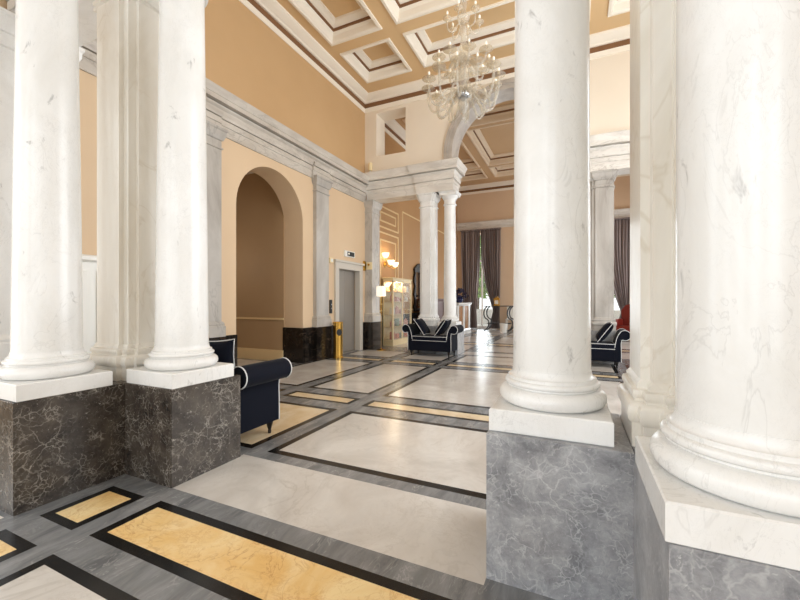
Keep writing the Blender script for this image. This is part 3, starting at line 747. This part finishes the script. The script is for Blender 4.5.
# ------------------------------------------------------------------ chandelier
def make_chandelier():
    t = thing('glass_chandelier', 'large clear blown glass chandelier with tiers of curled arms', 'chandelier', (-1.56, YC, 0))
    bm = BM(); lathe(bm, [(0.004, 5.9), (0.006, 5.9), (0.006, 7.0), (0.004, 7.0)], seg=8); obj('chain', bm, CHROME, t)
    bm = BM(); lathe(bm, [(0.0, 6.90), (0.03, 6.90), (0.10, 6.94), (0.12, 7.0), (0.12, 7.02)], seg=24); obj('ceiling_rose', bm, CHROME, t)
    def blob(prof, nm='stem_vase', m=MURANO):
        bm = BM(); lathe(bm, prof, seg=24); obj(nm, bm, m, t, ang=60)
    blob([(0.0, 4.09), (0.02, 4.10), (0.028, 4.13), (0.015, 4.16), (0.02, 4.18), (0.05, 4.22), (0.085, 4.30), (0.09, 4.36), (0.06, 4.41), (0.05, 4.43)], 'bottom_finial')
    blob([(0.04, 4.40), (0.10, 4.44), (0.115, 4.47), (0.10, 4.50), (0.05, 4.53), (0.03, 4.53)], 'hub', CHROME)
    blob([(0.04, 4.53), (0.07, 4.60), (0.085, 4.72), (0.075, 4.84), (0.045, 4.94), (0.05, 4.97)])
    blob([(0.03, 4.97), (0.10, 5.0), (0.13, 5.06), (0.12, 5.08), (0.05, 5.10)], 'bowl')
    blob([(0.045, 5.10), (0.065, 5.16), (0.05, 5.28), (0.03, 5.36), (0.055, 5.42), (0.06, 5.48), (0.03, 5.56), (0.025, 5.6)])
    blob([(0.02, 5.6), (0.09, 5.63), (0.10, 5.67), (0.05, 5.7), (0.04, 5.78), (0.06, 5.88), (0.03, 6.0), (0.012, 6.05)])
    rnd = random.Random(3)
    def tier(n, R0, zhub, dip, ztop, ph, big):
        for k in range(n):
            a = ph + 2 * PI * k / n
            ca, sa = math.cos(a), math.sin(a)
            R = R0 * (0.94 + 0.1 * rnd.random()); zt = ztop + 0.05 * (rnd.random() - 0.5)
            P = bezier((0.06, zhub + 0.04), (R * 0.35, zhub + 0.10), (R * 0.42, zhub - dip), (R * 0.74, zhub - dip), 9) + bezier((R * 0.74, zhub - dip), (R * 0.97, zhub - dip), (R, zhub - dip * 0.3), (R, zt - 0.05), 8)[1:]
            bm = BM(); tube(bm, [(p[0] * ca, p[0] * sa, p[1]) for p in P], 0.018 if big else 0.011, 8)
            arm = obj('arm', bm, MURANO, t, ang=60)
            bm = BM(); lathe(bm, [(0.008, -0.06), (0.018, -0.05), (0.022, -0.03), (0.08 if big else .05, -0.012), (0.105 if big else 0.07, 0.0), (0.10 if big else .066, 0.008), (0.03, -0.008), (0.024, 0.0), (0.028, 0.03), (0.03, 0.045), (0.018, 0.045)], R * ca, R * sa, zt, 20)
            obj('drip_cup', bm, MURANO2, arm, ang=60)
            bm = BM(); lathe(bm, [(0.014, 0.03), (0.014, 0.075), (0.018, 0.085), (0.015, 0.105), (0.0, 0.125)], R * ca, R * sa, zt, 10)
            obj('candle_bulb', bm, CANDLE, arm, ang=60)
    tier(12, 0.545, 4.50, 0.22, 4.68, 0.1, True)
    tier(9, 0.40, 4.92, 0.10, 4.98, 0.3, True)
    tier(6, 0.25, 5.52, 0.08, 5.62, 0.5, False)
    for k in range(9):                                    # loops hanging round the bottom bowl
        a = 0.35 + 2 * PI * k / 9; ca, sa = math.cos(a), math.sin(a)
        P = bezier((0.08, 4.50), (0.24, 4.66), (0.46, 4.40), (0.40, 4.26), 8) + bezier((0.40, 4.26), (0.36, 4.16), (0.26, 4.20), (0.27, 4.30), 6)[1:]
        bm = BM(); tube(bm, [(p[0] * ca, p[0] * sa, p[1]) for p in P], 0.020, 8, r1=0.010); obj('curl', bm, MURANO, t, ang=60)
    for k in range(10):                                   # hanging curls and leaves under the bowl
        a = 0.2 + 2 * PI * k / 10; ca, sa = math.cos(a), math.sin(a)
        P = bezier((0.07, 4.98), (0.20, 5.04), (0.26, 4.92), (0.20, 4.78), 8)
        bm = BM(); tube(bm, [(p[0] * ca, p[0] * sa, p[1]) for p in P], 0.016, 6, r1=0.005); obj('curl', bm, MURANO, t, ang=60)
    return t
make_chandelier()

# ------------------------------------------------------------------ lounge things
def curtain(label, wx, s, z0, z1, y):
    """s=-1 left panel, +1 right panel; gathered towards the outside low down"""
    t = thing('window_curtain', label, 'curtain', (wx, y, 0), 0, 'taupe lounge curtains')
    bm = BM(); nu, nv = 72, 40; V = {}
    for j in range(nv + 1):
        k = j / nv; z = z1 + (z0 - z1) * k
        q = max(0, (k - 0.22) / 0.60)
        if s > 0: inn = 0.03 + 0.58 * min(1, q) ** 1.7
        else: inn = 0.03 + 0.16 * min(1, q) ** 1.5
        o = 0.94 - (0.10 if s < 0 else 0.04) * min(1, q)
        if k > 0.82: inn -= (k - 0.82) * (1.2 if s > 0 else 0.2)
        for i in range(nu + 1):
            u = i / nu
            x = s * (inn + (o - inn) * u)
            w = 0.06 * math.sin(u * 2 * PI * 8 + 0.6 * math.sin(k * 5)) * (0.55 + 0.45 * k) + 0.02 * math.sin(u * 2 * PI * 19 + k * 3)
            V[i, j] = bm.verts.new((x, -0.16 + w, z))
    for i in range(nu):
        for j in range(nv): bm.faces.new((V[i, j], V[i + 1, j], V[i + 1, j + 1], V[i, j + 1]))
    o = obj('drape', bm, CURT, t, ang=80)
    m = o.modifiers.new('thick', 'SOLIDIFY'); m.thickness = 0.012
    bm = BM(); box(bm, s * 0.0 if s > 0 else -0.96, 0.96 if s > 0 else 0.0, -0.22, -0.06, z1, z1 + 0.04); obj('heading', bm, CURT, t, smooth=False)
    zt = z1 + (z0 - z1) * 0.82
    return t
def french_window(n, wx):
    bm = BM()
    plate(bm, [rloop(-0.72 + wx, 0.72 + wx, 0.0, 4.55), rloop(-0.64 + wx, -0.03 + wx, 0.12, 3.2), rloop(0.03 + wx, 0.64 + wx, 0.12, 3.2), rloop(-0.64 + wx, -0.03 + wx, 3.3, 4.47), rloop(0.03 + wx, 0.64 + wx, 3.3, 4.47)], YB + 0.2, YB + 0.28, XZ)
    f = struct('window_%d' % n, bm, WPAINT, 'white framed french window, %s of the three at the lounge end' % ('left', 'middle', 'right')[n - 1], 'window', smooth=False)
    bm = BM(); box(bm, wx - 0.65, wx + 0.65, YB + 0.235, YB + 0.243, 0.1, 4.48); obj('pane', bm, PANE, f, smooth=False)
for i, w in enumerate(WX): french_window(i + 1, w)
curtain('taupe curtain left of the bright window slit in the lounge', WX[0], -1, 0.05, 4.66, YB)
curtain('taupe curtain right of the bright window slit, swept aside over the table', WX[0], 1, 0.05, 4.66, YB)
curtain('taupe curtain hidden behind the far right pier', WX[2], -1, 0.05, 4.66, YB)
curtain('taupe curtain glimpsed just left of the near right pier', WX[2], 1, 0.05, 4.66, YB)

# marble mantel-like console with brown panels and its vase
t = thing('marble_console', 'white marble console with brown panels under a dark vase', 'console', (-4.30, 14.9, 0))
bm = BM(); rectlathe(bm, (-0.25, 0.25, -0.9, 0.9), [(0.06, 0), (0.06, 0.14), (0.02, 0.18), (0, 0.2)]); obj('plinth', bm, WHITE, t, ang=25)
bm = BM(); box(bm, -0.23, 0.23, -0.86, 0.86, 0.2, 1.12); obj('panel', bm, marble('brown_panel_marble', srgb(150, 104, 66), srgb(178, 130, 86), srgb(110, 70, 44), 0.2), t, smooth=False)
for x in (-0.2, 0.2):
    for y in (-0.84, 0.0, 0.84):
        bm = BM(); box(bm, x - 0.07, x + 0.07, y - 0.1, y + 0.1, 0.2, 1.12); obj('pillar', bm, WHITE, t, smooth=False, bevel=0.01)
bm = BM(); rectlathe(bm, (-0.25, 0.25, -0.92, 0.92), [(0, 1.12), (0.03, 1.15), (0.06, 1.18), (0.08, 1.19), (0.08, 1.25), (0.0, 1.25)]); obj('top_slab', bm, WHITE, t, ang=25)
t = thing('flower_vase', 'dark blue vase of dark flowers on the marble console', 'vase', (-4.12, 14.5, 1.25))
bm = BM(); lathe(bm, [(0.08, 0), (0.14, 0.06), (0.16, 0.14), (0.10, 0.22), (0.09, 0.25), (0.11, 0.27)], seg=24); obj('vase', bm, mat('cobalt_glaze', srgb(40, 46, 86), 0.2), t)
bm = BM(); rnd = random.Random(5)
for k in range(60):
    a, b, r = rnd.random() * 2 * PI, rnd.random() * PI * 0.6, 0.14 + 0.14 * rnd.random()
    c = Vector((math.cos(a) * math.sin(b) * r * 1.3, math.sin(a) * math.sin(b) * r * 1.3, 0.28 + math.cos(b) * r))
    bmesh.ops.create_icosphere(bm, subdivisions=1, radius=0.035 + 0.02 * rnd.random(), matrix=Matrix.Translation(c))
obj('flowers', bm, mat('dark_petals', srgb(52, 46, 70), 0.7), t)

# scroll-legged table with a gold clock, a waste bin and two white chairs
TX, TY, TZ = -2.98, 16.9, 1.12
t = thing('scroll_table', 'long table with dark scrolled iron legs in front of the lounge window', 'table', (TX, TY, 0))
bm = BM(); box(bm, -0.62, 0.62, -0.38, 0.38, TZ - 0.035, TZ); obj('tabletop', bm, mat('dark_stone_top', srgb(70, 66, 62), 0.2), t, smooth=False, bevel=0.008)
for sx in (-0.5, 0.5):
    for sy in (-0.3, 0.3):
        P = bezier((sx, TZ - 0.04), (sx - 0.22, TZ - 0.2), (sx - 0.14, TZ * 0.5), (sx, TZ * 0.48), 8) + bezier((sx, TZ * 0.48), (sx + 0.14, TZ * 0.42), (sx + 0.1, 0.15), (sx - 0.12, 0.03), 8)[1:]
        bm = BM(); tube(bm, [(p[0], sy, p[1]) for p in P], 0.028, 8); obj('leg', bm, mat('wrought_iron', srgb(60, 58, 58), 0.4, 0.6), t)
bm = BM(); tube(bm, [(-0.5, -0.3, 0.35), (0.5, 0.3, 0.35)], 0.014); tube(bm, [(-0.5, 0.3, 0.35), (0.5, -0.3, 0.35)], 0.014); obj('stretcher', bm, DWOOD, t)
t = thing('mantel_clock', 'small gold lantern clock on the scroll-legged table', 'clock', (-3.10, 16.85, TZ))
bm = BM(); rectlathe(bm, (-0.11, 0.11, -0.08, 0.08), [(0.02, 0), (0.02, 0.03), (0, 0.04), (0, 0.26), (0.02, 0.28), (0.02, 0.3), (-0.05, 0.36)]); obj('case', bm, GOLD, t, ang=25)
bm = BM(); box(bm, -0.075, 0.075, -0.09, -0.078, 0.07, 0.23); obj('dial', bm, WPAINT, t, smooth=False)
bm = BM(); tube(bm, [(0.04 * math.cos(a), 0, 0.36 + 0.05 * math.sin(a)) for a in [PI * i / 8 for i in range(9)]], 0.008); obj('handle', bm, GOLD, t)
tag(obj('waste_bin', (lambda b: (lathe(b, [(0.12, 0), (0.16, 0.36), (0.17, 0.36), (0.17, 0.375), (0.15, 0.375), (0.112, 0.02), (0.0, 0.02)], seg=28), b)[1])(BM()), WPAINT), 'white waste bin on the floor beside the scroll-legged table', 'bin').location = (-2.72, 16.25, 0)
def white_chair(x, y, rz, lab):
    t = thing('dining_chair', lab, 'chair', (x, y, 0), rz, 'white chairs in the lounge')
    bm = BM(); box(bm, -0.23, 0.23, -0.22, 0.22, 0.46, 0.52); obj('seat', bm, WPAINT, t, bevel=0.02)
    bm = BM(); plate(bm, [[(-0.22, 0.55), (0.22, 0.55), (0.23, 1.05), (0.12, 1.12), (-0.12, 1.12), (-0.23, 1.05)]], 0.19, 0.235, XZ); obj('backrest', bm, WPAINT, t, bevel=0.01)
    for sx in (-0.2, 0.2):
        for sy in (-0.19, 0.2):
            bm = BM(); tube(bm, [(sx, sy, 0), (sx, sy, 0.58 if sy > 0 else 0.47)], 0.014, 8, r1=0.024); obj('leg', bm, WPAINT, t)
    return t
white_chair(-2.60, 17.62, 0, 'white chair behind the right end of the scroll-legged table')
# dark wood sideboard and mirror behind the far columns, red armchair at the right
t = thing('mahogany_sideboard', 'reddish mahogany sideboard glimpsed between the far pier and column', 'sideboard', (-4.55, 12.9, 0), 0)
bm = BM(); box(bm, -0.28, 0.28, -0.8, 0.8, 0.12, 1.35); obj('body', bm, MAHOG, t, smooth=False, bevel=0.015)
bm = BM(); box(bm, -0.32, 0.32, -0.85, 0.85, 1.35, 1.40); obj('top', bm, MAHOG, t, smooth=False, bevel=0.01)
for y in (-0.4, 0.4):
    bm = BM(); box(bm, 0.28, 0.3, y - 0.36, y + 0.36, 0.2, 1.28); d = obj('door', bm, MAHOG, t, smooth=False, bevel=0.008)
    bm = BM(); bmesh.ops.create_uvsphere(bm, u_segments=12, v_segments=8, radius=0.022, matrix=Matrix.Translation((0.31, y * 0.25, 0.75))); obj('knob', bm, GOLD, d)
for sx in (-0.22, 0.22):
    for sy in (-0.72, 0.72):
        bm = BM(); tube(bm, [(sx, sy, 0), (sx, sy, 0.13)], 0.02, 8, r1=0.035); obj('leg', bm, MAHOG, t)
t = thing('wall_mirror', 'tall dark framed mirror on the lounge wall beside the far pier', 'mirror', (XL + 0.03, 12.85, 0))
bm = BM()
ol = [(-0.42, 0.95), (0.42, 0.95)] + [(0.42 + 0.05 * math.sin(k * 1.9), 0.95 + 1.5 * k / 10) for k in range(1, 11)] + [(0.2, 2.6), (0, 2.68), (-0.2, 2.6)] + [(-0.42 - 0.05 * math.sin(k * 1.9), 0.95 + 1.5 * k / 10) for k in range(10, 0, -1)]
plate(bm, [ol, rloop(-0.3, 0.3, 1.07, 2.36)], 0, 0.06, YZ); obj('mirror_frame', bm, DWOOD, t, smooth=False)
bm = BM(); box(bm, 0.0, 0.02, -0.31, 0.31, 1.05, 2.38); obj('mirror_glass', bm, mat('mirror_silver', srgb(180, 170, 160), 0.05, 1.0), t, smooth=False)
t = thing('red_armchair', 'red upholstered armchair glimpsed beyond the right navy bench', 'armchair', (1.66, 14.5, 0), -0.4, None)
RED = mat('red_leather', srgb(122, 36, 24), 0.4)
bm = BM(); box(bm, -0.36, 0.36, -0.34, 0.34, 0.2, 0.5); obj('seat', bm, RED, t, bevel=0.05)
bm = BM(); plate(bm, [[(-0.36, 0.45), (0.36, 0.45), (0.38, 1.0), (0.25, 1.18), (0, 1.24), (-0.25, 1.18), (-0.38, 1.0)]], 0.24, 0.38, XZ); obj('backrest', bm, RED, t, bevel=0.04)
for sx in (-1, 1):
    bm = BM(); box(bm, sx * 0.36 - 0.06, sx * 0.36 + 0.06, -0.34, 0.3, 0.2, 0.72); obj('armrest', bm, RED, t, bevel=0.04)
    for sy in (-0.28, 0.28):
        bm = BM(); tube(bm, [(sx * 0.32, sy, 0), (sx * 0.32, sy, 0.22)], 0.018, 8, r1=0.03); obj('leg', bm, DWOOD, t)
# floor lamp and wall light
t = thing('floor_lamp', 'slim floor lamp with a square white shade beside the display cabinet', 'lamp', (-4.70, 9.0, 0))
bm = BM(); lathe(bm, [(0.13, 0), (0.13, 0.015), (0.03, 0.035), (0.012, 0.06)], seg=28); obj('base', bm, GOLD, t)
bm = BM(); lathe(bm, [(0.008, 0.05), (0.008, 1.44)], seg=12); obj('pole', bm, GOLD, t)
bm = BM(); rectlathe(bm, (-0.09, 0.09, -0.09, 0.09), [(0.005, 1.44), (0.0, 1.71)], False, False); o = obj('lamp_shade', bm, LINEN, t, smooth=False)
m = o.modifiers.new('thick', 'SOLIDIFY'); m.thickness = 0.004
t = thing('wall_light', 'glowing wall light with opal glass cups above the display cabinet', 'wall light', (XL, 10.25, 2.42))
bm = BM(); lathe(bm, [(0.09, 0), (0.09, 0.02), (0.05, 0.04), (0.0, 0.045)], seg=20)
for v in bm.verts: v.co = Vector((v.co.z, v.co.x, v.co.y))
obj('backplate', bm, GOLD, t)
for dy, dz in ((-0.34, 0.2), (0.02, 0.02), (0.32, -0.02)):
    bm = BM(); tube(bm, [(p[0], p[1] , p[2]) for p in bezier((0.02, 0, 0), (0.18, dy * 0.3, -0.1), (0.2, dy, dz - 0.16), (0.2, dy, dz - 0.04), 8)], 0.01, 8); obj('arm', bm, GOLD, t)
    bm = BM(); lathe(bm, [(0.02, -0.05), (0.07, -0.02), (0.1, 0.05), (0.11, 0.1), (0.1, 0.1), (0.09, 0.05), (0.0, 0.0)], 0.2, dy, dz, 20); obj('glass_cup', bm, OPAL, t)

# display cabinet with goods
VX0, VX1, VY0, VY1, VH = -5.16, -4.82, 9.98, 11.36, 2.0
t = thing('display_cabinet', 'cream glazed display cabinet with lit shelves of goods', 'cabinet', ((VX0 + VX1) / 2, (VY0 + VY1) / 2, 0))
a, b = (VX1 - VX0) / 2, (VY1 - VY0) / 2
bm = BM(); rectlathe(bm, (-a, a, -b, b), [(0.0, 0.0), (0.0, 0.16), (-0.01, 0.17)]); obj('base', bm, CREAML, t, smooth=False)
bm = BM(); rectlathe(bm, (-a, a, -b, b), [(0.0, VH - 0.12), (0.0, VH - 0.03), (0.02, VH - 0.02), (0.02, VH), (0, VH + 0.01)]); obj('top', bm, CREAML, t, smooth=False)
for x in (-a + 0.02, a - 0.02):
    for y in (-b + 0.03, 0.0, b - 0.03):
        bm = BM(); box(bm, x - 0.02, x + 0.02, y - 0.03, y + 0.03, 0.16, VH - 0.1); obj('post', bm, CREAML, t, smooth=False)
bm = BM(); box(bm, -a + 0.002, -a + 0.012, -b + 0.01, b - 0.01, 0.17, VH - 0.12); obj('back_panel', bm, CREAML, t, smooth=False)
SHZ = (0.17, 0.55, 0.92, 1.30, 1.60)
for z in SHZ[1:]:
    bm = BM(); box(bm, -a + 0.02, a - 0.03, -b + 0.03, b - 0.03, z - 0.012, z); obj('shelf', bm, GILT, t, smooth=False)
for x0, x1, y0, y1 in ((a - 0.01, a - 0.004, -b + 0.06, -0.03), (a - 0.01, a - 0.004, 0.03, b - 0.06), (-a + 0.04, a - 0.04, -b + 0.008, -b + 0.013)):
    bm = BM(); box(bm, x0, x1, y0, y1, 0.17, VH - 0.12); obj('glass_pane', bm, PANE, t, smooth=False)
rnd = random.Random(11)
proto = {}
colors = ('pink', 'white', 'amber', 'coral', 'green')
sh = ('bottom', 'second', 'middle', 'fourth', 'top')
pos = ('nearest end', 'near middle', 'far middle', 'far end')
for si, z in enumerate(SHZ):
    for k in range(4):
        ci = rnd.randrange(5); y = VY0 + 0.2 + k * 0.33 + 0.04 * rnd.random(); jar = rnd.random() < 0.5
        h = 0.13 + 0.12 * rnd.random()
        bm = BM()
        if jar: lathe(bm, [(0.05, 0), (0.07, 0.02), (0.07, h * 0.7), (0.03, h * 0.85), (0.03, h), (0.0, h)], seg=16)
        else: rectlathe(bm, (-0.05, 0.05, -0.08, 0.08), [(0, 0), (0, h * 0.9), (-0.01, h * 0.9), (-0.01, h), (-0.03, h)])
        o = obj('display_jar' if jar else 'gift_box', bm, GOODS[ci], None, ang=40)
        o.location = (-4.96, y, z + 0.001)
        tag(o, '%s %s on the %s shelf of the display cabinet, %s' % (colors[ci], 'jar' if jar else 'gift box', sh[si], pos[k]), 'jar' if jar else 'box', 'goods in the display cabinet')

# ------------------------------------------------------------------ outside
bm = BM(); box(bm, -16, 12, YB + 0.4, 34, -0.1, -0.02)
struct('ground_terrace', bm, TERR, 'pale stone terrace outside the lounge windows', 'terrace', smooth=False)
bm = BM(); box(bm, -14, 10, 22.0, 22.3, -0.02, 0.85)
tag(obj('parapet_wall', bm, TERR, smooth=False), 'low white terrace parapet outside the lounge window', 'parapet')
def tree(x, y, h, lab, seed):
    t = thing('garden_tree', lab, 'tree', (x, y, -0.02), 0, 'trees outside the windows')
    rnd = random.Random(seed)
    bm = BM(); tube(bm, [(0, 0, 0), (0.1, 0.05, h * 0.3), (0.05, 0, h * 0.6)], 0.22, 10, r1=0.1); obj('trunk', bm, BARK, t)
    bm = BM()
    for k in range(2200):
        a, u, q = rnd.random() * 2 * PI, rnd.random() * 2 - 1, rnd.random() ** 0.4
        s = math.sqrt(1 - u * u)
        c = Vector((math.cos(a) * s * q * h * 0.38, math.sin(a) * s * q * h * 0.38, h * 0.66 + u * q * h * 0.42))
        M = Matrix.Rotation(rnd.random() * 6, 3, 'X') @ Matrix.Rotation(rnd.random() * 6, 3, 'Z')
        w = 0.16 + 0.1 * rnd.random()
        vs = [bm.verts.new(c + M @ Vector(p)) for p in ((-w, 0, 0), (0, -w * 0.5, 0.03), (w, 0, 0), (0, w * 0.5, 0.03))]
        bm.faces.new(vs)
    obj('foliage', bm, LEAF, t, smooth=False)
tree(-6.1, 25.5, 6.0, 'leafy green tree outside, seen through the curtain slit', 1)
tree(-11.8, 27.5, 6.5, 'leafy tree outside to the left, hidden by the left curtain', 2)
tree(2.6, 25.5, 6.0, 'leafy tree outside the right lounge window', 4)

# ------------------------------------------------------------------ light
w = bpy.data.worlds.new('World'); S.world = w; w.use_nodes = True
bg = w.node_tree.nodes['Background']; bg.inputs[0].default_value = (0.93, 0.97, 1.0, 1); bg.inputs[1].default_value = 1.6
def area(name, loc, rot, sx, sy, power, col=(1, 1, 1), spread=PI):
    l = bpy.data.lights.new(name, 'AREA'); l.shape = 'RECTANGLE'; l.size = sx; l.size_y = sy; l.energy = power; l.color = col; l.spread = spread
    o = bpy.data.objects.new(name, l); C.objects.link(o); o.location = loc; o.rotation_euler = rot
    return o
DAY = (0.87, 0.94, 1.0)
for c in (-3.9, XC, 0.9):                        # windows behind the camera
    area('daylight_front', (c, -4.15, 2.85), (PI / 2, 0, 0), 1.6, 4.7, 58, DAY)
for c in (-2.8, -0.3):                           # windows on the left of the foreground room
    area('daylight_left', (XL + 0.03, c, 2.25), (0, -PI / 2, 0), 3.5, 1.7, 33, DAY)
area('daylight_right', (XR + 0.85, -2.6, 2.25), (0, PI / 2, 0), 3.5, 1.6, 3, DAY)
for c in (3.2, 5.0, 6.8):                        # fill light at added, unseen windows on the right of the hall
    area('hall_fill', (XR + 0.85, c, 3.25), (0, PI / 2, 0), 4.7, 1.4, 100, DAY)
for c in (11.25, 13.75, 16.25):
    area('daylight_lounge_side', (XR + 0.85, c, 2.5), (0, PI / 2, 0), 4.2, 1.5, 46, DAY)
for c in WX:  # the middle one shines from the added, hidden window
    area('daylight_lounge_end', (c, YB - 0.03 if c == XC else YB + 0.18, 2.3), (-PI / 2, 0, 0), 1.4, 4.4, 60, DAY)
def point(name, loc, p, col, r=0.1):
    l = bpy.data.lights.new(name, 'POINT'); l.energy = p; l.color = col; l.shadow_soft_size = r
    o = bpy.data.objects.new(name, l); C.objects.link(o); o.location = loc
point('chandelier_glow', (-1.56, YC, 5.25), 14, (1, 0.92, 0.8), 0.6)
point('passage_fill', (-7.4, 5.2, 2.2), 12, (1, 0.9, 0.76), 0.15)  # unseen fill light added to brighten the passage
point('wall_light_glow', (XL + 0.3, 10.25, 2.6), 9, (1, 0.78, 0.5), 0.12)
point('cabinet_glow', (-4.98, 10.6, 1.82), 9, (1, 0.88, 0.66), 0.05)
point('floor_lamp_glow', (-4.70, 9.0, 1.55), 2, (1, 0.88, 0.7), 0.05)

# ------------------------------------------------------------------ camera and colour
cd = bpy.data.cameras.new('Camera'); cam = bpy.data.objects.new('Camera', cd); C.objects.link(cam)
cam.location = (0, 0, 1.3); cam.rotation_euler = (PI / 2, 0, math.atan(175 / 380))
cd.sensor_width = 36; cd.lens = 36 * 380 / 800; cd.shift_y = (298.5 - 300) / 800 * -1
cd.clip_start = 0.05
S.camera = cam
S.view_settings.view_transform = 'Standard'; S.view_settings.look = 'None'
S.view_settings.gamma = 1; S.view_settings.use_curve_mapping = False
S.view_settings.exposure = 0.16
S.cycles.use_denoising = True
S.cycles.max_bounces = 10; S.cycles.diffuse_bounces = 5; S.cycles.glossy_bounces = 4; S.cycles.transparent_max_bounces = 16
S.cycles.sample_clamp_indirect = 6
S.cycles.caustics_reflective = False; S.cycles.caustics_refractive = False
